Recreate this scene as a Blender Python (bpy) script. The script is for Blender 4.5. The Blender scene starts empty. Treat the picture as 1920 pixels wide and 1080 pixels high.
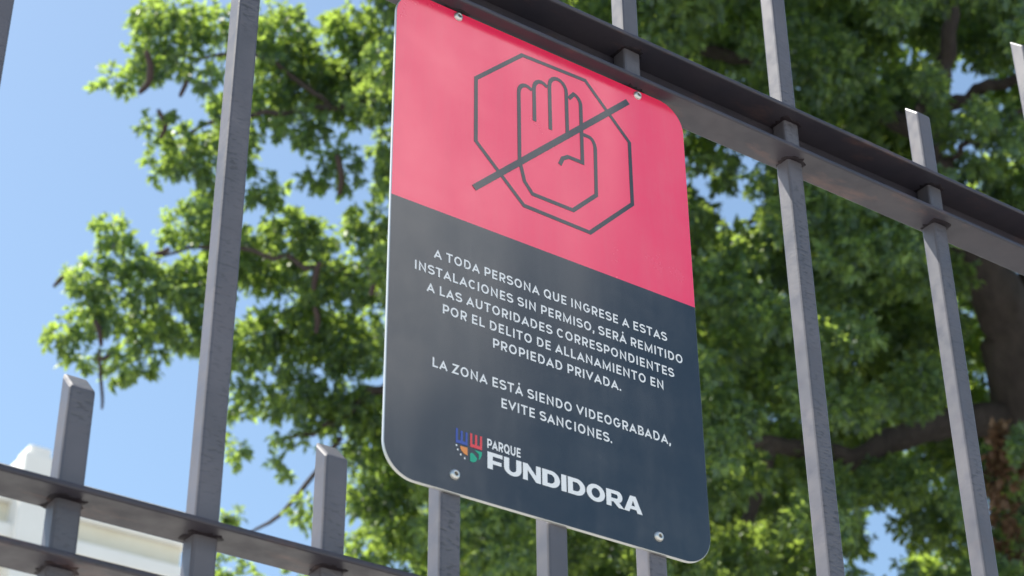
import bpy, bmesh, math, random
import numpy as np
from mathutils import Vector, Matrix
random.seed(7)
rng = np.random.default_rng(11)
SC = bpy.context.scene
COL = SC.collection
RZ = 3.11                      # height of the top rail above the ground

# ------------------------------------------------------------------ camera
CAM = np.array([-0.5548, -1.4867, RZ - 1.5609])
FW = np.array([0.48566, 0.69413, 0.53134])
RT = np.array([0.82212, -0.56927, -0.00777])
UP = np.array([-0.29708, -0.44060, 0.84712])
FPX = 3673.6
cd = bpy.data.cameras.new('camera')
cam = bpy.data.objects.new('camera', cd)
COL.objects.link(cam)
cam.matrix_world = Matrix((
    (RT[0], UP[0], -FW[0], CAM[0]),
    (RT[1], UP[1], -FW[1], CAM[1]),
    (RT[2], UP[2], -FW[2], CAM[2]),
    (0, 0, 0, 1)))
cd.sensor_width = 36.0
cd.lens = FPX / 1920 * 36
cd.clip_start = 0.05
cd.clip_end = 3000
cd.dof.use_dof = True
cd.dof.focus_distance = 2.35
cd.dof.aperture_fstop = 9.5
SC.camera = cam

# ------------------------------------------------------------------ sky, sun, exposure
TO_SUN = Vector((-0.31, 0.35, 0.88)).normalized()
w = bpy.data.worlds.new('World')
SC.world = w
w.use_nodes = True
nt = w.node_tree
sky = nt.nodes.new('ShaderNodeTexSky')
sky.sky_type = 'NISHITA'
sky.sun_disc = False
sky.sun_elevation = math.asin(TO_SUN.z)
sky.sun_rotation = math.atan2(TO_SUN.x, TO_SUN.y)
sky.altitude = 500
sky.air_density = 1.0
sky.dust_density = 1.6
sky.ozone_density = 1.0
bg = nt.nodes['Background']
bg.inputs['Strength'].default_value = 0.097
tint = nt.nodes.new('ShaderNodeMixRGB'); tint.blend_type = 'MULTIPLY'; tint.inputs[0].default_value = 1
tint.inputs[2].default_value = (0.98, 1.045, 0.985, 1)
nt.links.new(sky.outputs[0], tint.inputs[1])
# unseen bright cloud added behind the camera, shaped for the sign's pale reflection
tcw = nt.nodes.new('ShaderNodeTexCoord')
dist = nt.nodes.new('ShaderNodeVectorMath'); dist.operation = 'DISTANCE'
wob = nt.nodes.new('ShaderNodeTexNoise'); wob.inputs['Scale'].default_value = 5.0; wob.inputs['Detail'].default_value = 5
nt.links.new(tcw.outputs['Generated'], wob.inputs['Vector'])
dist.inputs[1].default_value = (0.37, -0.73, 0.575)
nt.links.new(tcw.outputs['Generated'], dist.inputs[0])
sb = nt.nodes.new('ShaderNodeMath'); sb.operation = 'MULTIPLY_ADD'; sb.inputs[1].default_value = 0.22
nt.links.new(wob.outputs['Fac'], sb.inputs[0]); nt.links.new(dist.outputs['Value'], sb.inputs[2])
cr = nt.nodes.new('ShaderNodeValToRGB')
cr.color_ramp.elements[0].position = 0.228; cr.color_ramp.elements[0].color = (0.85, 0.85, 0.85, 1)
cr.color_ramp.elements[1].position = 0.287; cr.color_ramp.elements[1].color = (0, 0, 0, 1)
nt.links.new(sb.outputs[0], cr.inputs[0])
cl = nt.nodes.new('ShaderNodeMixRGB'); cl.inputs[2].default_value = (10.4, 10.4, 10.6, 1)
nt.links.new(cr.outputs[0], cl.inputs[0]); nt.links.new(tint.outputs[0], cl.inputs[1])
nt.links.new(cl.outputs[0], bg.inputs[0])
sd = bpy.data.lights.new('sun', 'SUN')
sd.energy = 4.8
sd.angle = math.radians(0.5)
sd.color = (1.0, 0.95, 0.86)
sun = bpy.data.objects.new('sun', sd)
COL.objects.link(sun)
sun.rotation_euler = TO_SUN.to_track_quat('Z', 'Y').to_euler()
SC.view_settings.view_transform = 'Standard'
SC.view_settings.look = 'None'
SC.view_settings.gamma = 1
SC.view_settings.exposure = 1.22
SC.cycles.use_denoising = True
SC.cycles.max_bounces = 8
SC.cycles.transmission_bounces = 6

# ------------------------------------------------------------------ helpers
def at(u, v, d):
    """point of the place seen at (u, v) of the photo, d metres deep"""
    return CAM + d * (FW + RT * (u - 960) / FPX + UP * (540 - v) / FPX)

def at_y(u, v, y):
    d = FW + RT * (u - 960) / FPX + UP * (540 - v) / FPX
    return CAM + d * (y - CAM[1]) / d[1]

def tag(o, label=None, cat=None, group=None, kind=None):
    if label: o['label'] = label
    if cat: o['category'] = cat
    if group: o['group'] = group
    if kind: o['kind'] = kind
    return o

def thing(name, loc, label, cat):
    o = bpy.data.objects.new(name, None)
    o.empty_display_size = 0.2
    o.location = loc
    COL.objects.link(o)
    return tag(o, label, cat)

def obj(name, verts, faces, mats, parent=None, smooth=False, midx=None):
    """verts are world positions; the object's origin is its parent's"""
    me = bpy.data.meshes.new(name)
    org = np.zeros(3)
    p = parent
    while p is not None:
        org = org + np.array(p.location)
        p = p.parent
    me.from_pydata([tuple(np.array(v) - org) for v in verts], [], faces)
    for m in (mats if isinstance(mats, (list, tuple)) else [mats]):
        me.materials.append(m)
    if midx is not None:
        me.polygons.foreach_set('material_index', midx)
    if smooth:
        me.polygons.foreach_set('use_smooth', [True] * len(me.polygons))
    me.update()
    o = bpy.data.objects.new(name, me)
    COL.objects.link(o)
    o.parent = parent
    return o

def obj_bm(name, bm, mat, parent=None, smooth=False):
    bmesh.ops.recalc_face_normals(bm, faces=bm.faces)
    bm.verts.index_update()
    o = obj(name, [v.co[:] for v in bm.verts], [[v.index for v in f.verts] for f in bm.faces], mat, parent, smooth)
    bm.free()
    return o

def bm_box(bm, x0, x1, y0, y1, z0, z1, bev=0.0, back_rise=0.0, seg=2):
    vs = [bm.verts.new((x, y, z + (back_rise if (z == z1 and y == y1) else 0)))
          for z in (z0, z1) for y in (y0, y1) for x in (x0, x1)]
    idx = [(0, 1, 3, 2), (4, 6, 7, 5), (0, 4, 5, 1), (2, 3, 7, 6), (0, 2, 6, 4), (1, 5, 7, 3)]
    fs = [bm.faces.new([vs[i] for i in f]) for f in idx]
    bmesh.ops.recalc_face_normals(bm, faces=fs)
    if bev:
        es = list({e for f in fs for e in f.edges})
        bmesh.ops.bevel(bm, geom=es, offset=bev, segments=seg, profile=0.5, affect='EDGES')

def tube(pts, rad, n=8, jit=0.0):
    """a tapered tube along pts -> verts, faces"""
    pts = [np.array(p, float) for p in pts]
    V, F = [], []
    prev = None
    for i, p in enumerate(pts):
        t = pts[min(i + 1, len(pts) - 1)] - pts[max(i - 1, 0)]
        t = t / np.linalg.norm(t)
        if prev is None:
            a = np.cross(t, [0, 0, 1.0])
            if np.linalg.norm(a) < 0.1: a = np.cross(t, [1.0, 0, 0])
        else:
            a = prev - t * (prev @ t)
        a = a / np.linalg.norm(a)
        prev = a
        b = np.cross(t, a)
        for k in range(n):
            an = 2 * math.pi * k / n
            r = rad[i] * (1 + random.uniform(-jit, jit))
            V.append(p + r * (a * math.cos(an) + b * math.sin(an)))
    for i in range(len(pts) - 1):
        for k in range(n):
            F.append([i * n + k, i * n + (k + 1) % n, (i + 1) * n + (k + 1) % n, (i + 1) * n + k])
    F.append(list(range(n))[::-1])
    F.append([(len(pts) - 1) * n + k for k in range(n)])
    return V, F

def smooth_path(pts, rad, sub=5, wob=0.0):
    P = [np.array(p, float) for p in pts]
    out, rr = [], []
    for i in range(len(P) - 1):
        p0 = P[max(i - 1, 0)]; p1 = P[i]; p2 = P[i + 1]; p3 = P[min(i + 2, len(P) - 1)]
        for k in range(sub):
            t = k / sub
            q = 0.5 * (2 * p1 + (p2 - p0) * t + (2 * p0 - 5 * p1 + 4 * p2 - p3) * t * t + (3 * p1 - p0 - 3 * p2 + p3) * t ** 3)
            out.append(q + rng.normal(0, 1, 3) * wob * (1 if (i or k) else 0))
            rr.append(rad[i] * (1 - t) + rad[i + 1] * t)
    out.append(P[-1]); rr.append(rad[-1])
    return out, rr

class MB:
    def __init__(s): s.V, s.F = [], []
    def add(s, VF):
        o = len(s.V)
        s.V += list(VF[0]); s.F += [[i + o for i in f] for f in VF[1]]
    def build(s, name, mat, parent=None, smooth=True): return obj(name, s.V, s.F, mat, parent, smooth)

# ------------------------------------------------------------------ materials
def new_mat(name):
    m = bpy.data.materials.new(name)
    m.use_nodes = True
    n = m.node_tree.nodes; l = m.node_tree.links
    return m, n, l, n['Principled BSDF']

def noise(n, l, vec, scale, detail=4, rough=0.55):
    t = n.new('ShaderNodeTexNoise')
    t.inputs['Scale'].default_value = scale
    t.inputs['Detail'].default_value = detail
    t.inputs['Roughness'].default_value = rough
    l.new(vec, t.inputs['Vector'])
    return t.outputs['Fac']

def ramp(n, l, fac, stops):
    r = n.new('ShaderNodeValToRGB')
    e = r.color_ramp.elements
    while len(e) < len(stops): e.new(0.5)
    for k, (p, c) in enumerate(stops):
        e[k].position = p
        e[k].color = (c[0], c[1], c[2], 1) if not isinstance(c, (int, float)) else (c, c, c, 1)
    l.new(fac, r.inputs[0])
    return r.outputs[0]

def coords(n, l, scale=(1, 1, 1), kind='Object'):
    tc = n.new('ShaderNodeTexCoord'); mp = n.new('ShaderNodeMapping')
    mp.inputs['Scale'].default_value = scale
    l.new(tc.outputs[kind], mp.inputs[0])
    return mp.outputs[0]

def bump(n, l, h, strength, dist, target):
    b = n.new('ShaderNodeBump')
    b.inputs['Strength'].default_value = strength
    b.inputs['Distance'].default_value = dist
    l.new(h, b.inputs['Height'])
    l.new(b.outputs[0], target.inputs['Normal'])

def metal_paint(name, c0, c1, rust, lump):
    m, n, l, p = new_mat(name)
    v = coords(n, l)
    f = noise(n, l, v, 9, 5)
    base = ramp(n, l, f, [(0.35, c0), (0.62, c1)])
    rf = noise(n, l, coords(n, l, (1.6, 4, 4)), 6, 7, 0.7)
    rm = ramp(n, l, rf, [(0.56, 0.0), (0.72, rust)])
    mx = n.new('ShaderNodeMixRGB')
    l.new(rm, mx.inputs[0]); l.new(base, mx.inputs[1])
    mx.inputs[2].default_value = (0.16, 0.085, 0.07, 1)
    l.new(mx.outputs[0], p.inputs['Base Color'])
    rr = ramp(n, l, noise(n, l, v, 40, 4), [(0.3, 0.34), (0.7, 0.55)])
    l.new(rr, p.inputs['Roughness'])
    p.inputs['IOR'].default_value = 1.6
    # brushed-on lumpy paint: worm-like sags in patches on the face that was brushed last
    h1 = noise(n, l, coords(n, l, (0.55, 1, 1.5)), 170, 2, 0.5)
    h2 = ramp(n, l, noise(n, l, coords(n, l, (0.6, 1, 0.5)), 9, 2), [(0.42, 0.0), (0.58, 1.0)])
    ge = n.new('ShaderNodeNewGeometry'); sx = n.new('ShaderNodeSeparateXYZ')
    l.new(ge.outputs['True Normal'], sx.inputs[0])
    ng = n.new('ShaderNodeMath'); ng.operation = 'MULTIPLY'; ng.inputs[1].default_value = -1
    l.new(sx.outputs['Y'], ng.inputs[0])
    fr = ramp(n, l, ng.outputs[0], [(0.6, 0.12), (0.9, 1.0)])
    mu = n.new('ShaderNodeMath'); mu.operation = 'MULTIPLY'
    l.new(h1, mu.inputs[0]); l.new(h2, mu.inputs[1])
    m2 = n.new('ShaderNodeMath'); m2.operation = 'MULTIPLY'
    l.new(mu.outputs[0], m2.inputs[0]); l.new(fr, m2.inputs[1])
    bump(n, l, m2.outputs[0], lump, 0.004, p)
    # shade of the sags painted into the base colour as dark creases
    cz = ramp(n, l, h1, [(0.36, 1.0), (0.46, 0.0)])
    sh = n.new('ShaderNodeMath'); sh.operation = 'MULTIPLY'
    l.new(cz, sh.inputs[0]); l.new(h2, sh.inputs[1])
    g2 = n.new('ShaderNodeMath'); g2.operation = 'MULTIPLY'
    l.new(sh.outputs[0], g2.inputs[0]); l.new(fr, g2.inputs[1])
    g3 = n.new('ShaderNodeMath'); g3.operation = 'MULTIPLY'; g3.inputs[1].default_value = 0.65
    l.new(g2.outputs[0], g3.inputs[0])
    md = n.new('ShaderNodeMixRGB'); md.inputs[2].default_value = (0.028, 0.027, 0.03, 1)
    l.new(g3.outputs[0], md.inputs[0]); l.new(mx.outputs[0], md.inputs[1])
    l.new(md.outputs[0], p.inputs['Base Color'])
    return m

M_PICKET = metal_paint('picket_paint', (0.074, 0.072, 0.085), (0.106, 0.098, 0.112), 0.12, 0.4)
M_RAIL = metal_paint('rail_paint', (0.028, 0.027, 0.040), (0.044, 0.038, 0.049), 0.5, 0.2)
M_RAIL.node_tree.nodes['Principled BSDF'].inputs['IOR'].default_value = 1.5
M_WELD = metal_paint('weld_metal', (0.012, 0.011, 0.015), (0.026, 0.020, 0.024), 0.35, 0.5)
M_WELD.node_tree.nodes['Principled BSDF'].inputs['IOR'].default_value = 1.2

def gloss(name, col, rough, ior=1.95, wave=0.12):
    m, n, l, p = new_mat(name)
    p.inputs['Base Color'].default_value = (*col, 1)
    p.inputs['Roughness'].default_value = rough
    p.inputs['IOR'].default_value = ior
    if wave:
        h = noise(n, l, coords(n, l, (1.0, 1.0, 0.55)), 5.5, 1, 0.4)
        bump(n, l, h, wave, 0.05, p)
        # weathering: thin dust film in runs, finger smears in the gloss
        d1 = noise(n, l, coords(n, l, (26, 1, 3.0)), 1.0, 6, 0.7)
        d2 = noise(n, l, coords(n, l), 7, 6, 0.7)
        ad = n.new('ShaderNodeMath'); ad.operation = 'MULTIPLY'
        l.new(d1, ad.inputs[0]); l.new(d2, ad.inputs[1])
        df = ramp(n, l, ad.outputs[0], [(0.22, 0.0), (0.45, 0.075)])
        mx = n.new('ShaderNodeMixRGB'); mx.inputs[1].default_value = (*col, 1); mx.inputs[2].default_value = (0.42, 0.39, 0.36, 1)
        l.new(df, mx.inputs[0]); l.new(mx.outputs[0], p.inputs['Base Color'])
        l.new(ramp(n, l, d2, [(0.3, rough * .75), (0.7, rough * 1.5)]), p.inputs['Roughness'])
    return m

M_RED = gloss('red_print', (0.93, 0.022, 0.100), 0.20)
M_BLACK = gloss('black_print', (0.008, 0.013, 0.018), 0.17, 1.82)
M_WHITE = gloss('white_print', (0.80, 0.80, 0.80), 0.35, 1.5, 0)
M_BLUE = gloss('blue_print', (0.05, 0.09, 0.36), 0.3, 1.5, 0)
M_CORAL = gloss('coral_print', (0.72, 0.07, 0.08), 0.3, 1.5, 0)
M_ORANGE = gloss('orange_print', (0.75, 0.27, 0.07), 0.3, 1.5, 0)
M_GREEN = gloss('green_print', (0.02, 0.36, 0.22), 0.3, 1.5, 0)
M_ALU, n_, l_, p_ = new_mat('aluminium_edge')
p_.inputs['Base Color'].default_value = (0.55, 0.56, 0.55, 1)
p_.inputs['Metallic'].default_value = 0.6
p_.inputs['Roughness'].default_value = 0.42
M_SCREW, n_, l_, p_ = new_mat('screw_steel')
p_.inputs['Base Color'].default_value = (0.62, 0.62, 0.60, 1)
p_.inputs['Metallic'].default_value = 0.85
p_.inputs['Roughness'].default_value = 0.35
M_HOLE, n_, l_, p_ = new_mat('screw_socket')
p_.inputs['Base Color'].default_value = (0.12, 0.10, 0.08, 1)
p_.inputs['Roughness'].default_value = 0.7

def plaster(name, c0, c1):
    m, n, l, p = new_mat(name)
    v = coords(n, l)
    c = ramp(n, l, noise(n, l, v, 0.7, 6, 0.65), [(0.35, c0), (0.65, c1)])
    l.new(c, p.inputs['Base Color'])
    p.inputs['Roughness'].default_value = 0.85
    bump(n, l, noise(n, l, v, 30, 4), 0.3, 0.01, p)
    return m
M_WHITEWALL = plaster('white_plaster', (0.80, 0.77, 0.72), (0.86, 0.84, 0.80))
M_CREAM = plaster('cream_plaster', (0.74, 0.66, 0.50), (0.83, 0.77, 0.63))
M_CONC = plaster('concrete', (0.36, 0.35, 0.33), (0.46, 0.45, 0.42))
M_WINDOW = gloss('window_glass', (0.03, 0.04, 0.05), 0.08, 1.5, 0)

M_GROUND, n_, l_, p_ = new_mat('pale_paving')
v_ = coords(n_, l_)
c_ = ramp(n_, l_, noise(n_, l_, v_, 0.8, 8, 0.65), [(0.3, (0.27, 0.262, 0.25)), (0.7, (0.37, 0.36, 0.34))])
l_.new(c_, p_.inputs['Base Color'])
p_.inputs['Roughness'].default_value = 0.9
bump(n_, l_, noise(n_, l_, v_, 25, 5), 0.4, 0.02, p_)

def leaf_mat(name, dark, mid, light, trans, tmix):
    m, n, l, p = new_mat(name)
    g = n.new('ShaderNodeNewGeometry')
    c = ramp(n, l, g.outputs['Random Per Island'], [(0.0, dark), (0.55, mid), (1.0, light)])
    f = noise(n, l, coords(n, l), 1.3, 3)
    hs = n.new('ShaderNodeHueSaturation')
    l.new(c, hs.inputs['Color'])
    l.new(ramp(n, l, f, [(0.3, 0.75), (0.7, 1.3)]), hs.inputs['Value'])
    l.new(hs.outputs[0], p.inputs['Base Color'])
    p.inputs['Roughness'].default_value = 0.5
    p.inputs['IOR'].default_value = 1.6
    t = n.new('ShaderNodeBsdfTranslucent')
    hs2 = n.new('ShaderNodeHueSaturation')
    l.new(ramp(n, l, g.outputs['Random Per Island'], [(0.0, [x * 0.55 for x in trans]), (1.0, trans)]), hs2.inputs['Color'])
    l.new(hs2.outputs[0], t.inputs['Color'])
    mx = n.new('ShaderNodeMixShader')
    mx.inputs[0].default_value = tmix
    l.new(p.outputs[0], mx.inputs[1]); l.new(t.outputs[0], mx.inputs[2])
    l.new(mx.outputs[0], n['Material Output'].inputs['Surface'])
    return m
M_LEAF = leaf_mat('leaf_green', (0.037, 0.080, 0.088), (0.060, 0.122, 0.096), (0.15, 0.23, 0.08), (0.54, 0.74, 0.11), 0.46)
M_DRY = leaf_mat('leaf_dry', (0.12, 0.07, 0.045), (0.20, 0.115, 0.07), (0.24, 0.16, 0.10), (0.26, 0.15, 0.08), 0.35)

def bark_mat(name, a, b):
    m, n, l, p = new_mat(name)
    v = coords(n, l, (1, 1, 0.3))
    c = ramp(n, l, noise(n, l, v, 14, 6, 0.7), [(0.3, a), (0.7, b)])
    l.new(c, p.inputs['Base Color'])
    p.inputs['Roughness'].default_value = 0.9
    bump(n, l, noise(n, l, v, 40, 6, 0.7), 0.8, 0.02, p)
    return m
M_BARK = bark_mat('bark', (0.035, 0.028, 0.029), (0.085, 0.068, 0.066))
M_POD = bark_mat('pod_brown', (0.028, 0.02, 0.02), (0.065, 0.042, 0.038))

# ------------------------------------------------------------------ ground
G = 600
obj('ground', [(-G, -G, 0), (G, -G, 0), (G, G, 0), (-G, G, 0)], [(0, 1, 2, 3)], M_GROUND)['kind'] = 'structure'

# ------------------------------------------------------------------ fence
S = 0.132
PW, PD = 0.0253, 0.0238
RAILS = [0.0, -0.0626, -0.800, -0.8644]     # top faces, relative to the top rail
TH = 0.0064
FY0, FY1 = -0.0213, 0.0286
fence = thing('metal_fence', (0.5, 0, 0.6), 'dark grey square-bar metal fence of doubled flat rails carrying the red and black sign', 'fence')
wl = bmesh.new()
bm_box(wl, -4.0, 9.0, -0.10, 0.125, 0.0, 0.6, 0.01)
tag(obj_bm('low_wall', wl, M_CONC), 'low plain concrete wall under the metal fence', 'wall')
for z in RAILS:
    b = bmesh.new()
    n = 60
    bm_box(b, -3.9, 8.9, FY0, FY1, RZ + z - TH, RZ + z, 0.0018)
    obj_bm('rail', b, M_RAIL, fence)

b = bmesh.new()
bm_box(b, -3.9, 8.9, FY1 - .0045, FY1 - .0015, RZ + RAILS[1] + .0002, RZ + RAILS[0] - TH - .0002, 0.0006)
obj_bm('rail_web', b, M_RAIL, fence)

def top_of(i):
    if i == 6: return -0.715
    if i % 2 == 0: return -0.692 + (i * 37 % 5 - 2) * .0015
    return {0: 0.118, 1: 0.36}[((i - 9) // 2) % 2]

def weld_ring(x, z):
    """uneven spatter under the flat bar round the picket, with a thin bead"""
    mb = MB()
    cx, cy = x + PW / 2, PD / 2 - .002
    n = 26; up_, lo_ = [], []
    for k in range(n):
        a = 2 * math.pi * k / n
        sq = 1 / max(abs(math.cos(a)), abs(math.sin(a))) ** .8
        rr = (PW / 2) * sq * random.uniform(1.04, 1.55) + .001
        yy = min(cy + rr * math.sin(a), FY1 - .001)
        up_.append((cx + rr * math.cos(a), yy, RZ + z + .0003))
        lo_.append((cx + rr * .86 * math.cos(a), min(cy + rr * .86 * math.sin(a), FY1 - .002), RZ + z - random.uniform(.0006, .0018)))
    mb.add((up_ + lo_, [[k, (k + 1) % n, n + (k + 1) % n, n + k] for k in range(n)] + [list(range(n))[::-1], [n + k for k in range(n)]]))
    return mb

for i in range(-4, 18):
    x = i * S + random.uniform(-.0008, .0008)
    zt = top_of(i)
    b = bmesh.new()
    bm_box(b, x, x + PW, 0.0, PD, 0.601, RZ + zt, 0.0030, back_rise=0.0235)
    pk = obj_bm('picket', b, M_PICKET, fence)
    for z in RAILS:
        if RZ + z > RZ + zt: continue
        weld_ring(x, z - TH).build('weld', M_WELD, pk)

# ------------------------------------------------------------------ sign
SX0, SX1, SZ0, SZ1 = 0.3256, 0.7445, -0.6935, -0.0710
SPL = -0.3615
YF = -0.0042                        # front face of the sheet
sign = thing('warning_sign', ((SX0 + SX1) / 2, YF, RZ + SZ0),
             'red and black no entry notice with crossed out hand screwed to the fence', 'sign')
def rounded(x0, x1, z0, z1, r, n=14):
    P = []
    for (cx, cz, a0) in ((x1 - r, z1 - r, 0), (x0 + r, z1 - r, 90), (x0 + r, z0 + r, 180), (x1 - r, z0 + r, 270)):
        for k in range(n + 1):
            a = math.radians(a0 + 90 * k / n)
            P.append((cx + r * math.cos(a), cz + r * math.sin(a)))
    return P
R = 0.038
out = rounded(SX0, SX1, SZ0, SZ1, R)
inn = rounded(SX0 + .0007, SX1 - .0007, SZ0 + .0007, SZ1 - .0007, R - .0007)
N = len(out)
# sheet body: rim (aluminium), front faces red above / black below
V = [(x, YF + 0.0007, RZ + z) for x, z in out] + [(x, -0.0006, RZ + z) for x, z in out] + [(x, YF, RZ + z) for x, z in inn]
F, mi = [], []
for k in range(N):
    k2 = (k + 1) % N
    F.append([k, k2, N + k2, N + k]); mi.append(0)
    F.append([2 * N + k, 2 * N + k2, k2, k]); mi.append(0)
F.append([N + k for k in range(N)]); mi.append(0)
up = [k for k in range(N) if inn[k][1] > SPL]
lo = [k for k in range(N) if inn[k][1] <= SPL]
nv = len(V)
V += [(SX0 + .0007, YF, RZ + SPL), (SX1 - .0007, YF, RZ + SPL)]
F.append([2 * N + k for k in up] + [nv, nv + 1]); mi.append(1)
F.append([2 * N + k for k in lo] + [nv + 1, nv]); mi.append(2)
panel = obj('panel', V, F, [M_ALU, M_RED, M_BLACK], sign, False, mi)
bmp = bmesh.new(); bmp.from_mesh(panel.data); bmesh.ops.recalc_face_normals(bmp, faces=bmp.faces); bmp.to_mesh(panel.data); bmp.free()

def ribbon(pts, wd, y, closed=False, capz=True):
    """flat mitred stroke in the sign plane"""
    P = [np.array(p, float) for p in pts]
    P = [p for k, p in enumerate(P) if k == 0 or np.linalg.norm(p - P[k - 1]) > 1e-5]
    n = len(P)
    L, Rr = [], []
    for i in range(n):
        if closed: a, b2 = P[i - 1], P[(i + 1) % n]
        else: a, b2 = P[max(i - 1, 0)], P[min(i + 1, n - 1)]
        d1 = P[i] - a; d2 = b2 - P[i]
        if not closed and i == 0: d1 = d2
        if not closed and i == n - 1: d2 = d1
        d1 = d1 / np.linalg.norm(d1); d2 = d2 / np.linalg.norm(d2)
        n1 = np.array([-d1[1], d1[0]]); n2 = np.array([-d2[1], d2[0]])
        m = n1 + n2; m = m / np.linalg.norm(m)
        k = wd / 2 / max(0.45, m @ n1)
        L.append(P[i] + m * k); Rr.append(P[i] - m * k)
    V = [(p[0], y, RZ + p[1]) for p in L] + [(p[0], y, RZ + p[1]) for p in Rr]
    F = [[i, (i + 1) % n, n + (i + 1) % n, n + i] for i in range(n if closed else n - 1)]
    return V, F

def arc(cx, cz, rx, rz, a0, a1, n=8):
    return [(cx + rx * math.cos(math.radians(a0 + (a1 - a0) * k / n)), cz + rz * math.sin(math.radians(a0 + (a1 - a0) * k / n))) for k in range(n + 1)]

Y1, Y2 = YF - 0.0003, YF - 0.0006
mb = MB()
octo = [(.4345, -.158), (.5000, -.0945), (.5930, -.0915), (.6570, -.158), (.6570, -.248), (.5925, -.3125), (.4998, -.3105), (.4345, -.2475)]
mb.add(ribbon(octo, .0052, Y1, True))
mb.build('octagon_outline', M_BLACK, sign, False)
W = .0052
strokes = []
palm = [(.4945, -.152)] + [(.4945, -.2500)] + [(.5010, -.2765), (.5120, -.2900), (.5690, -.2905), (.6035, -.2560), (.6045, -.1900)] + arc(.5955, -.1900, .0090, .0150, 0, 90, 6) + [(.5872, -.1750)]
strokes.append((palm,))
strokes.append(([(.4945, -.152)] + arc(.5055, -.152, .0110, .0140, 180, 60, 7)[0:] + [(.5135, -.1405)],))
strokes.append(([(.5165, -.1850), (.5165, -.1370)] + arc(.5275, -.1370, .0110, .0140, 180, 55, 7) + [(.5360, -.1260)],))
strokes.append(([(.5392, -.1880), (.5392, -.1230)] + arc(.5515, -.1230, .0123, .0150, 180, 0, 10) + [(.5638, -.1900)],))
strokes.append(([(.5672, -.1300)] + arc(.5730, -.1330, .0118, .0130, 80, 0, 8) + [(.5848, -.2170), (.5640, -.2170), (.5560, -.2225), (.5515, -.2330)],))
hand = thing('hand_symbol', (0, 0, 0), None, None)
hand.parent = sign
for k, (st_,) in enumerate(strokes):
    mb = MB(); mb.add(ribbon(st_, W, Y1 - 2e-5 * k)); mb.build('hand_stroke', M_BLACK, hand, False)
mb = MB()
mb.add(ribbon([(.4320, -.3130), (.6575, -.0960)], .0078, Y2))
mb.build('slash', M_BLACK, sign, False)

def glyph(ch, w):
    """capital drawn as pen strokes in a box 1 high -> advance, centre lines"""
    h = w / 2; t = 1 - h
    if ch == ' ': return .30, []
    if ch == '.': return .26, [[(.13, 0), (.13, w * 1.15)]]
    if ch == ',': return .26, [[(.15, w * 1.15), (.15, .04), (.09, -.16)]]
    if ch in 'AÁ':
        L = [[(.08, 0), (.46, 1 - w * 1.08), (.84, 0)], [(.20, .27), (.72, .27)]]
        if ch == 'Á': L.append([(.42, 1.08), (.52, 1.27)])
        return .92, L
    if ch == 'B': return .82, [[(.10 + h, .5), (.48, .5)] + arc(.48, (.5 + t) / 2, .19, (t - .5) / 2, -90, 90, 8) + [(.10 + h, t), (.10 + h, h), (.50, h)] + arc(.50, (.5 + h) / 2, .22, (.5 - h) / 2, -90, 82, 8)]
    if ch == 'C': return .95, [arc(.49, .5, .42 - h, .5 - h, 42, 318, 22)]
    if ch == 'D': return .94, [[(.10 + h, h), (.42, h)] + arc(.44, .5, .43 - h, .5 - h, -90, 90, 16) + [(.10 + h, t), (.10 + h, h + .001)]]
    if ch == 'E': return .78, [[(.71, t), (.10 + h, t), (.10 + h, h), (.71, h)], [(.10 + w, .5), (.66, .5)]]
    if ch == 'F': return .74, [[(.69, t), (.10 + h, t), (.10 + h, 0)], [(.10 + w, .5), (.62, .5)]]
    if ch == 'G': return .98, [arc(.49, .5, .42 - h, .5 - h, 42, 352, 24) + [(.83, .47), (.52, .47)]]
    if ch == 'I': return .36, [[(.18, 0), (.18, 1)]]
    if ch == 'L': return .74, [[(.10 + h, 1), (.10 + h, h), (.68, h)]]
    if ch == 'M': return 1.18, [[(.10 + h, 0), (.10 + h, 1 - w * .55), (.59, .12), (1.08 - h, 1 - w * .55), (1.08 - h, 0)]]
    if ch == 'N': return .98, [[(.10 + h, 0), (.10 + h, 1 - w * .55), (.88 - h, w * .55), (.88 - h, 1)]]
    if ch in 'OQ':
        L = [arc(.51, .5, .44 - h, .505 - h, 0, 360, 30)]
        if ch == 'Q': L.append([(.60, .25), (.88, -.02)])
        return 1.02, L
    if ch == 'P': return .82, [[(.10 + h, 0), (.10 + h, t), (.46, t)] + arc(.48, (t + .40) / 2, .24, (t - .40) / 2, 90, -90, 10) + [(.10 + w, .40)]]
    if ch == 'R': return .84, [[(.10 + h, 0), (.10 + h, t), (.46, t)] + arc(.48, (t + .42) / 2, .24, (t - .42) / 2, 90, -90, 10) + [(.10 + w, .42)], [(.46, .42 - h * .8), (.70, 0)]]
    if ch == 'S': return .82, [arc(.41, (t + .51) / 2, .29, (t - .51) / 2, 22, 262, 14) + arc(.42, (.51 + h) / 2, .31, (.51 - h) / 2, 82, -156, 14)]
    if ch == 'T': return .82, [[(.04, t), (.78, t)], [(.41, 0), (.41, 1 - w)]]
    if ch == 'U': return .94, [[(.09 + h, 1), (.09 + h, .38)] + arc(.47, .38, .38 - h, .385 - h, 180, 360, 14) + [(.85 - h, 1)]]
    if ch == 'V': return .90, [[(.07, 1), (.45, w * 1.08), (.83, 1)]]
    if ch == 'Z': return .82, [[(.08, t), (.74 - h * .6, t), (.08 + h * .6, h), (.76, h)]]
    raise KeyError(ch)

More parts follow.
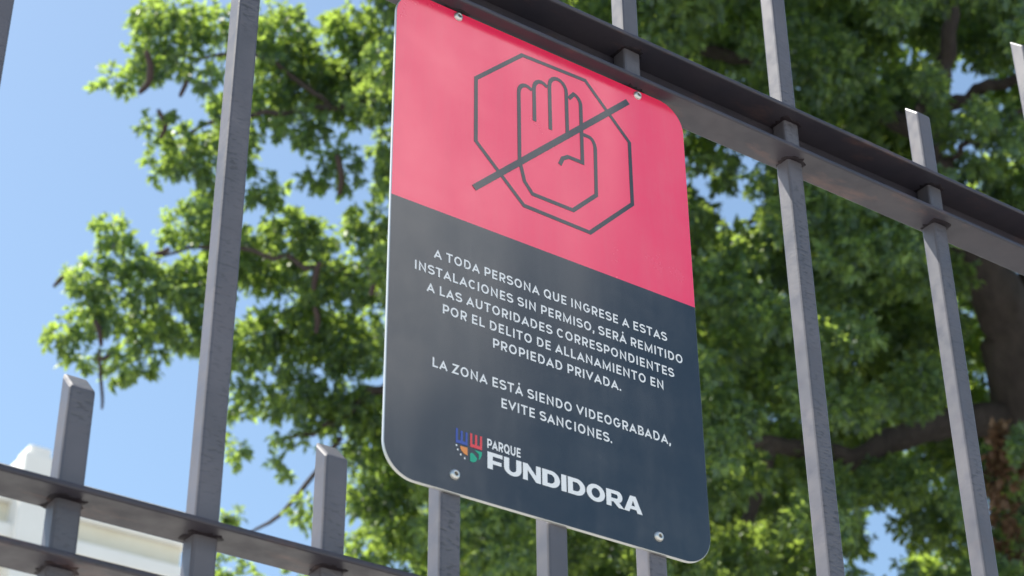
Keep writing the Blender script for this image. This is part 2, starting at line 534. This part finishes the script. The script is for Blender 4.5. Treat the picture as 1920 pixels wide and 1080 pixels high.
def text(s, x0, x1, zb, cap, w=.15, track=0.0):
    x = 0; L = []
    for ch in s:
        adv, st_ = glyph(ch, w)
        L += [[(x + a, b) for a, b in p] for p in st_]
        x += adv + track
    xs = [a for p in L for a, b in p]
    lo_, hi_ = min(xs) - w / 2, max(xs) + w / 2
    kx = (x1 - x0) / (hi_ - lo_)
    m_ = MB()
    for k, p in enumerate(L):
        V, F = ribbon(p, w, 0)
        m_.add(([(x0 + (a - lo_) * kx, Y1 - 1.5e-5 * (k % 3), RZ + zb + (b_ - RZ) * cap) for a, _, b_ in V], F))
    return m_, kx / cap

LINES = [('A TODA PERSONA QUE INGRESE A ESTAS', .3808, .6985, -.4230),
         ('INSTALACIONES SIN PERMISO, SERÁ REMITIDO', .3576, .7195, -.4458),
         ('A LAS AUTORIDADES CORRESPONDIENTES', .3724, .7060, -.4680),
         ('POR EL DELITO DE ALLANAMIENTO EN', .3932, .6890, -.4887),
         ('PROPIEDAD PRIVADA.', .4570, .6280, -.5094),
         ('LA ZONA ESTÁ SIENDO VIDEOGRABADA,', .3815, .6950, -.5569),
         ('EVITE SANCIONES.', .4675, .6125, -.5788)]
for s, a, b, z in LINES:
    m_, rr = text(s, a, b, z, .0114, .172, .07)
    print(s, 'x/z', round(rr, 3))
    m_.build('lettering_line', M_WHITE, sign, False)
m_, rr = text('PARQUE', .4495, .4920, -.6312, .0108, .19); print(rr)
m_.build('lettering_line', M_WHITE, sign, False)
mb = MB()
# heavy extended capitals drawn as outlines: width, list of polygons in a unit-high box
def letter_bits(ch):
    st = 0.36                                     # stem width (x), bars are 0.24 high
    if ch == 'I': return st, [[(0, 0), (st, 0), (st, 1), (0, 1)]]
    if ch == 'F': return 1.02, [[(0, 0), (st, 0), (st, .32), (st, .56), (st, .78), (1.02, .78), (1.02, 1), (0, 1)], [(st, .32), (.95, .32), (.95, .54), (st, .54)]]
    if ch == 'N': return 1.24, [[(0, 0), (.33, 0), (.33, .62), (.33, 1), (0, 1)], [(.33, .62), (.91, 0), (.91, .40), (.33, 1)], [(.91, 0), (1.24, 0), (1.24, 1), (.91, 1), (.91, .40)]]
    if ch == 'A': return 1.36, [[(0, 0), (.38, 0), (.46, .18), (.555, .39), (.68, .73), (.68, 1), (.47, 1)], [(1.36, 0), (.89, 1), (.68, 1), (.68, .73), (.805, .39), (.90, .18), (.98, 0)], [(.46, .18), (.90, .18), (.805, .39), (.555, .39)]]
    def band(o, i): return [[o[k], o[k + 1], i[k + 1], i[k]] for k in range(len(o) - 1)]
    if ch == 'U':
        o = [(0, 1)] + arc(.60, .42, .60, .44, 180, 360, 20) + [(1.20, 1)]
        i = [(st, 1)] + arc(.60, .40, .24, .19, 180, 360, 20) + [(1.20 - st, 1)]
        return 1.20, band(o, i)
    if ch == 'O':
        o = arc(.66, .5, .66, .525, 0, 360, 40); i = arc(.66, .5, .30, .29, 0, 360, 40)
        return 1.32, band(o, i)
    if ch == 'D':
        o = [(0, 0), (.55, 0)] + arc(.62, .5, .62, .5, -90, 90, 20) + [(.55, 1), (0, 1), (0, 0)]
        i = [(st, .23), (.56, .23)] + arc(.58, .5, .29, .27, -90, 90, 20) + [(.56, .77), (st, .77), (st, .23)]
        return 1.24, band(o, i)
    if ch == 'R':
        o = [(st, .30), (.62, .30)] + arc(.82, .655, .36, .345, -90, 90, 14) + [(st, 1)]
        i = [(st, .52), (.62, .52)] + arc(.72, .65, .12, .13, -90, 90, 14) + [(st, .78)]
        return 1.26, [[(0, 0), (st, 0), (st, .30), (st, .52), (st, .78), (st, 1), (0, 1)]] + band(o, i) + [[(.52, .298), (.88, 0), (1.30, 0), (.93, .315)]]
x = 0; bits = []
for ch in 'FUNDIDORA':
    wd, polys = letter_bits(ch)
    bits += [[(x + a, b) for a, b in p] for p in polys]
    x += wd + (0.10 if ch != 'R' else 0.02)
tot = x - 0.10
for k, p in enumerate(bits):
    V = [(.4497 + a / tot * (.6500 - .4497), Y1 - 1e-6 * k, RZ - .6545 + b * .0193) for a, b in p]
    mb.add((V, [list(range(len(V)))]))
mb.build('park_name', M_WHITE, sign, False)

# four-quarter crest
crest = thing('crest', (0.427, YF, RZ - 0.636), None, None)
crest.parent = sign
crest.location = np.array([0.427, YF, RZ - 0.636]) - np.array(sign.location)
def flat(name, polys, mat, y=Y1):
    mb = MB()
    for p in polys:
        mb.add(([(a, y, RZ + b) for a, b in p], [list(range(len(p)))]))
    return mb.build(name, mat, crest, False)
def rect(a, b, c, d): return [(a, c), (b, c), (b, d), (a, d)]
flat('blue_quarter', [rect(.4108, .4252, -.6362, -.6325), rect(.4108, .4134, -.6325, -.6195), rect(.4166, .4194, -.6325, -.6210), rect(.4226, .4252, -.6325, -.6212)], M_BLUE)
flat('coral_quarter', [rect(.4283, .4430, -.6362, -.6325), rect(.4283, .4309, -.6325, -.6205), rect(.4343, .4369, -.6325, -.6208), rect(.4404, .4430, -.6325, -.6205)], M_CORAL)
flat('orange_quarter', [[(.4252, -.6385), (.4252, -.6475)] + arc(.4252, -.6385, .0090, .0085, 262, 188, 8) + [(.4165, -.6385)]], M_ORANGE)
flat('green_quarter', [[(.4283, -.6525), (.4283, -.6478)] + arc(.4310, -.6460, .0032, .0034, 150, 60, 4) + [(.4372, -.6475), (.4352, -.6515), (.4320, -.6530)],
                       [(.4335, -.6385), (.4430, -.6385), (.4426, -.6425), (.4405, -.6470), (.4388, -.6485), (.4392, -.6420)]], M_GREEN)
flat('dot', [arc(cx, cz, .0010, .0012, 0, 340, 12) for cx, cz in ((.4116, -.6392), (.4133, -.6437), (.4170, -.6483), (.4218, -.6512))], M_WHITE)

def screw(x, z):
    b = bmesh.new()
    prof = [(0, -.0026), (.0022, -.0026), (.0022, -.0034), (.0032, -.0037), (.0047, -.0028), (.0056, -.0012), (.0060, 0)]
    n = 22; rings = []
    for r, dy in prof[1:]:
        rings.append([b.verts.new((x + r * math.cos(2 * math.pi * k / n), YF + dy, RZ + z + r * math.sin(2 * math.pi * k / n))) for k in range(n)])
    for a, c in zip(rings[:-1], rings[1:]):
        for k in range(n): b.faces.new([a[k], a[(k + 1) % n], c[(k + 1) % n], c[k]])
    o = obj_bm('screw', b, M_SCREW, sign, True)
    h = bmesh.new()
    h.faces.new([h.verts.new((x + .0022 * math.cos(2 * math.pi * k / 6), YF - .0027, RZ + z + .0022 * math.sin(2 * math.pi * k / 6))) for k in range(6)][::-1])
    obj_bm('socket', h, M_HOLE, o)
for x, z in ((.4095, -.0785), (.6735, -.0795), (.4100, -.6730), (.6710, -.6740)):
    screw(x, z)

# ------------------------------------------------------------------ white building far left
BY = 24.0
P0 = at_y(-160, 830, BY); P1 = at_y(352, 972, BY)
bz = at_y(0, 868, BY)[2]
house = thing('apartment_building', ((P0[0] + P1[0]) / 2, BY, 0), 'pale plaster building with a white roof pillar far behind the fence at left', 'building')
bx0, bx1 = P0[0] - 4, P1[0]
b = bmesh.new(); bm_box(b, bx0, bx1, BY + 0.12, BY + 9, 0, bz - 0.55, 0.02); obj_bm('wall', b, M_CREAM, house)
b = bmesh.new(); bm_box(b, bx0 - .1, bx1 + .1, BY, BY + 9.1, bz - 0.548, bz, 0.03); obj_bm('parapet', b, M_WHITEWALL, house)
b = bmesh.new(); bm_box(b, bx0 - .2, bx1 + .2, BY - .18, BY + 9.2, bz - 1.22, bz - .98, 0.03); obj_bm('cornice', b, M_WHITEWALL, house)
q0 = at_y(24, 930, BY)[0]; q1 = at_y(88, 930, BY)[0]
b = bmesh.new(); bm_box(b, q0, q1, BY - .3, BY + .35, 0, bz + .16, 0.03)
bm_box(b, q0 + .08, q1 - .08, BY - .22, BY + .27, bz + .155, bz + .34, 0.05)
obj_bm('pillar', b, M_WHITEWALL, house)
for fl in range(4):
    for k in range(3):
        xa = q1 + .35 + k * 1.1
        if xa + .8 > bx1 - .2: continue
        z1 = bz - 1.9 - fl * 3
        b = bmesh.new(); bm_box(b, xa, xa + .8, BY + .09, BY + .118, z1 - 1.3, z1, 0)
        obj_bm('window', b, M_WINDOW, house)

# ------------------------------------------------------------------ tree
root = at(1960, 900, 10.2)
tree = thing('broadleaf_tree', (root[0] + .15, root[1] + .1, 0), 'spreading green broadleaf tree with hanging brown pods behind the fence', 'tree')
T0 = np.array(tree.location)
mb = MB()
def limb(pts, rad, wob=0.012, n=9):
    mb.add(tube(*smooth_path(pts, rad, 5, wob), n, 0.08))
limb([T0 + [0, 0, -.1], T0 + [.02, 0, 1.6], T0 + [-.05, .05, 3.2], at(1975, 1000, 10.1), at(1930, 800, 10.1), at(1895, 620, 10.1), at(1830, 500, 10.0), at(1765, 350, 9.9), at(1735, 230, 9.9), at(1770, 120, 9.9), at(1785, 0, 9.9), at(1800, -260, 10.2), at(1760, -620, 10.4)],
     [.34, .27, .23, .20, .17, .16, .125, .085, .058, .045, .036, .026, .010])
limb([at(1742, 215, 9.9), at(1830, 175, 9.9), at(1900, 152, 9.8), at(2010, 120, 9.6)], [.045, .036, .026, .014])
limb([at(1925, 800, 10.1), at(1800, 790, 10.0), at(1690, 815, 9.9), at(1590, 855, 9.8), at(1450, 830, 9.9), at(1330, 840, 10), at(1100, 760, 10.0), at(860, 640, 9.8), at(640, 520, 9.5), at(480, 470, 9.4), at(330, 470, 9.3), at(190, 540, 9.2)],
     [.11, .085, .07, .06, .045, .036, .028, .021, .016, .012, .008, .003])
limb([at(1450, 830, 9.9), at(1420, 930, 9.8), at(1380, 1040, 9.7), at(1350, 1180, 9.6)], [.04, .035, .03, .015])
limb([at(1740, 250, 9.9), at(1550, 160, 10.1), at(1330, 100, 10.2), at(1080, 120, 10.2), at(820, 160, 9.9), at(620, 200, 9.6), at(420, 225, 9.4), at(300, 270, 9.3)],
     [.06, .045, .036, .03, .025, .018, .011, .004])
limb([at(620, 200, 9.6), at(520, 120, 9.5), at(400, 100, 9.4), at(260, 130, 9.3)], [.016, .012, .009, .004])
limb([at(1820, 480, 10.0), at(1700, 420, 10.3), at(1560, 380, 10.6), at(1400, 420, 10.8)], [.06, .045, .035, .012])
limb([at(860, 640, 9.8), at(720, 720, 9.6), at(600, 800, 9.5), at(520, 830, 9.4)], [.03, .024, .016, .006])
limb([at(640, 820, 9.5), at(560, 925, 9.4), at(515, 972, 9.4), at(466, 1002, 9.4)], [.014, .012, .010, .006], .002)
limb([at(1770, 300, 9.9), at(1820, 268, 9.7), at(1872, 238, 9.7), at(1940, 200, 9.7)], [.014, .016, .014, .010])
limb([at(1895, 620, 10.1), at(1960, 480, 10.2), at(2060, 300, 10.4), at(2200, 100, 10.5)], [.10, .085, .07, .03])
mb.build('trunk', M_BARK, tree)

# clumps: (u, v, ru, rv, d, density)
CL = []
def c(u, v, ru, rv, d=9.3, k=1.0): CL.append((u, v, ru, rv, d, k))
# upper left
c(320, 40, 85, 60, 9.3); c(285, 110, 60, 45, 9.3); c(215, 150, 55, 28, 9.2); c(350, 110, 60, 45, 9.4, .7)
c(410, 60, 55, 60, 9.5, .7); c(395, 150, 40, 25, 9.2); c(520, 70, 70, 80, 9.6); c(500, 180, 60, 70, 9.6); c(570, 140, 80, 80, 9.8)
c(660, 60, 80, 60, 9.9); c(655, 170, 90, 80, 9.8); c(560, 235, 65, 45, 9.5); c(650, 310, 32, 65, 9.4); c(725, 290, 30, 75, 9.4); c(610, 300, 25, 22, 9.3, .7)
c(590, 340, 20, 25, 9.3, .6); c(700, 190, 50, 50, 9.3)
# second left
c(300, 240, 50, 38, 9.2); c(290, 310, 40, 35, 9.2, .8); c(360, 290, 65, 60, 9.3); c(440, 270, 60, 70, 9.5); c(430, 200, 45, 35, 9.4); c(395, 345, 25, 25, 9.3, .7)
# big lower left
c(205, 435, 42, 40, 9.2); c(240, 490, 60, 40, 9.2); c(160, 520, 60, 45, 9.1); c(350, 420, 60, 50, 9.3); c(400, 390, 60, 45, 9.5)
c(290, 540, 85, 55, 9.2); c(190, 590, 75, 50, 9.2); c(120, 630, 40, 40, 9.1); c(160, 670, 45, 30, 9.1, .8); c(290, 620, 70, 60, 9.3); c(220, 690, 55, 38, 9.2)
c(370, 540, 70, 70, 9.4); c(370, 630, 60, 50, 9.4); c(275, 700, 34, 22, 9.2, .7); c(430, 480, 60, 80, 9.5); c(420, 660, 45, 55, 9.5)
# middle between post and sign
c(500, 360, 45, 42, 9.4); c(540, 430, 65, 55, 9.5); c(500, 500, 60, 70, 9.7); c(590, 440, 50, 40, 9.5); c(600, 520, 80, 70, 9.6); c(690, 420, 55, 60, 9.5)
c(690, 520, 60, 70, 9.5); c(560, 620, 90, 80, 9.7); c(660, 640, 90, 80, 9.7); c(480, 640, 55, 70, 9.6); c(450, 750, 40, 50, 9.5, .8)
c(540, 740, 75, 60, 9.5); c(640, 760, 90, 70, 9.6); c(550, 815, 55, 28, 9.4, .8); c(700, 800, 70, 90, 9.8); c(640, 850, 45, 30, 9.5, .8)
c(440, 840, 22, 38, 9.3, .8); c(430, 972, 26, 20, 9.3, .8); c(420, 1060, 40, 38, 9.3, .9); c(530, 880, 16, 18, 9.3, .5); c(525, 1090, 60, 18, 9.6, .6)
c(570, 960, 34, 45, 9.4, .8); c(680, 930, 45, 60, 9.6); c(680, 1040, 60, 60, 9.7, .9); c(740, 960, 60, 90, 9.9); c(600, 1110, 60, 40, 9.8, .8)
# right side: irregular packing with sky gaps left open
HOLES = [(1375, 305, 62, 26), (1880, 235, 55, 40), (1800, 205, 38, 30), (1825, 275, 50, 45), (1615, 990, 30, 22), (1640, 1065, 90, 30), (1788, 930, 22, 20), (1895, 1010, 30, 20), (1745, 120, 16, 26),
         (1870, 560, 60, 85), (1880, 690, 50, 70), (1690, 800, 60, 30), (1340, 305, 20, 40)]
r2 = random.Random(5)
for gu in range(760, 2140, 70):
    for gv in range(-120, 1220, 70):
        u = gu + r2.uniform(-34, 34); v = gv + r2.uniform(-34, 34)
        ru = r2.uniform(55, 92); rv = r2.uniform(45, 76)
        if any(((u - hu) / (hr + ru * .62)) ** 2 + ((v - hv) / (hs + rv * .62)) ** 2 < 1 for hu, hv, hr, hs in HOLES): continue
        hidden = 800 < u < 1240 and 80 < v < 860
        c(u, v, ru, rv, r2.choice((8.9, 9.3, 9.8, 10.3, 10.8)) + r2.uniform(-.2, .2), 0.3 if hidden else 0.9)
for k in range(64):                                  # sprays round the edges of the gaps
    h = HOLES[r2.randrange(9)]
    a = r2.uniform(0, 6.283)
    k_ = r2.uniform(.35, 1.1)
    c(h[0] + math.cos(a) * (h[2] + 14) * k_, h[1] + math.sin(a) * (h[3] + 12) * k_, r2.uniform(10, 26), r2.uniform(10, 24), r2.uniform(9, 10), .6)

def leaves(sprig, axis, L, nl):
    """sprig (n,3), axis (n,3): nl leaflets on every sprig -> verts (n*nl*4,3)"""
    n = len(sprig)
    ax = axis / np.linalg.norm(axis, axis=1, keepdims=True)
    t = rng.random((n, nl, 1)) ** .8
    base = sprig[:, None, :] + ax[:, None, :] * t * (L * 1.3)
    d = ax[:, None, :] * .75 + rng.normal(0, .62, (n, nl, 3)) + np.array([0, 0, -.22])
    d /= np.linalg.norm(d, axis=2, keepdims=True)
    nn = rng.normal(0, .55, (n, nl, 3)) + np.array([0, 0, 1.0])
    s = np.cross(d, nn); s /= np.linalg.norm(s, axis=2, keepdims=True)
    nrm = np.cross(s, d)
    ln = L * rng.uniform(.65, 1.25, (n, nl, 1)) * rng.uniform(.6, 1.35, (n, 1, 1)); wd = ln * rng.uniform(.20, .29, (n, nl, 1))
    mid = base + d * ln * .48 - nrm * ln * .02
    tip = base + d * ln - nrm * ln * rng.uniform(.05, .28, (n, nl, 1))
    l = mid + s * wd + nrm * wd * .35
    r = mid - s * wd + nrm * wd * .35
    return np.stack([base, r, tip, l], axis=2).reshape(-1, 3)

def leaf_object(name, chunks, mat, parent):
    V = np.concatenate(chunks) - np.array(parent.location)
    nq = len(V) // 4
    me = bpy.data.meshes.new(name)
    me.vertices.add(len(V)); me.vertices.foreach_set('co', V.astype(np.float32).ravel())
    b = np.arange(nq) * 4
    tri = np.stack([b, b + 1, b + 2, b, b + 2, b + 3], 1).ravel()
    me.loops.add(len(tri)); me.loops.foreach_set('vertex_index', tri.astype(np.int32))
    me.polygons.add(nq * 2)
    me.polygons.foreach_set('loop_start', (np.arange(nq * 2) * 3).astype(np.int32))
    me.polygons.foreach_set('loop_total', np.full(nq * 2, 3, np.int32))
    me.materials.append(mat)
    me.update(); me.validate()
    o = bpy.data.objects.new(name, me)
    COL.objects.link(o); o.parent = parent
    print(name, nq, 'leaves')
    return o

chunks = []
def grow(u, v, ru, rv, d, k, L=.043, nl=9):
    C = at(u, v, d); s = d / FPX
    a, b, e = max(.03, ru * s - .035), max(.03, rv * s - .04), max(.05, (ru + rv) * .5 * s * 1.25 - .04)
    n = max(16, int(k * a * b * 7200))
    dirs = rng.normal(0, 1, (n, 3)); dirs /= np.linalg.norm(dirs, axis=1, keepdims=True)
    rad = rng.random((n, 1)) ** .45 * .92
    q = dirs * rad
    P = C + q[:, :1] * a * RT + q[:, 1:2] * b * UP + q[:, 2:] * e * FW
    out_ = dirs[:, :1] * RT + dirs[:, 1:2] * UP + dirs[:, 2:] * FW
    axis = out_ * .6 + rng.normal(0, .45, (n, 3)) + np.array([0, 0, -.25])
    chunks.append(leaves(P, axis, L, nl))
for cl in CL: grow(*cl)
# the part of the crown above and behind what the photo frames: it shades the rest
for k in range(135):
    u = r2.uniform(480, 2300) if k < 70 else r2.uniform(1000, 2300); v = r2.uniform(-900, -130)
    grow(u, v, r2.uniform(90, 150), r2.uniform(70, 120), r2.uniform(9, 12.5), .13, .085, 9)
for gu in range(880, 2300, 105):                      # far side of the crown
    for gv in range(-160, 1250, 105):
        u = gu + r2.uniform(-40, 40); v = gv + r2.uniform(-40, 40)
        if any(((u - h[0]) / (h[2] + 62)) ** 2 + ((v - h[1]) / (h[3] + 52)) ** 2 < 1 for h in HOLES[:9]): continue
        grow(u, v, r2.uniform(85, 125), r2.uniform(75, 105), r2.uniform(11.2, 12.8), .18, .08, 9)
leaf_object('crown', chunks, M_LEAF, tree)
chunks = []
for (u, v, ru, rv) in ((1885, 960, 30, 40), (1870, 900, 25, 30), (1905, 850, 20, 25), (1895, 1050, 30, 25), (1878, 830, 14, 16)):
    grow(u, v, ru, rv, 9.2, .9, .06)
leaf_object('dry_leaves', chunks, M_DRY, tree)
def pod(pts, r, d):
    P = [at(u, v, d) for u, v in pts]
    path, _ = smooth_path(P, [1] * len(P), 5, 0)
    n = len(path)
    rad = [r * (0.35 + .65 * math.sin(math.pi * min(1, (k + .8) / n)) ** .5) for k in range(n)]
    mb = MB(); mb.add(tube(path, rad, 8, .06)); mb.build('seed_pod', M_POD, tree)
pod([(274, 95), (282, 125), (278, 155), (260, 175)], .017, 9.0)
pod([(352, 150), (345, 165), (337, 182)], .012, 9.0)
pod([(186, 655), (188, 700), (192, 745), (191, 768)], .008, 8.9)
pod([(318, 465), (308, 472), (290, 476)], .013, 9.0)
pod([(128, 510), (115, 522), (100, 538)], .010, 9.0)
pod([(178, 600), (186, 620), (190, 650)], .013, 9.0)
pod([(205, 665), (195, 672), (176, 674)], .010, 9.0)
pod([(296, 205), (310, 235), (300, 260)], .012, 9.1)
pod([(632, 290), (640, 330), (636, 365)], .016, 9.1)
pod([(600, 490), (592, 515), (588, 545)], .016, 9.1)
pod([(690, 500), (700, 530), (696, 555)], .013, 9.1)
pod([(590, 575), (596, 600), (592, 625)], .014, 9.1)
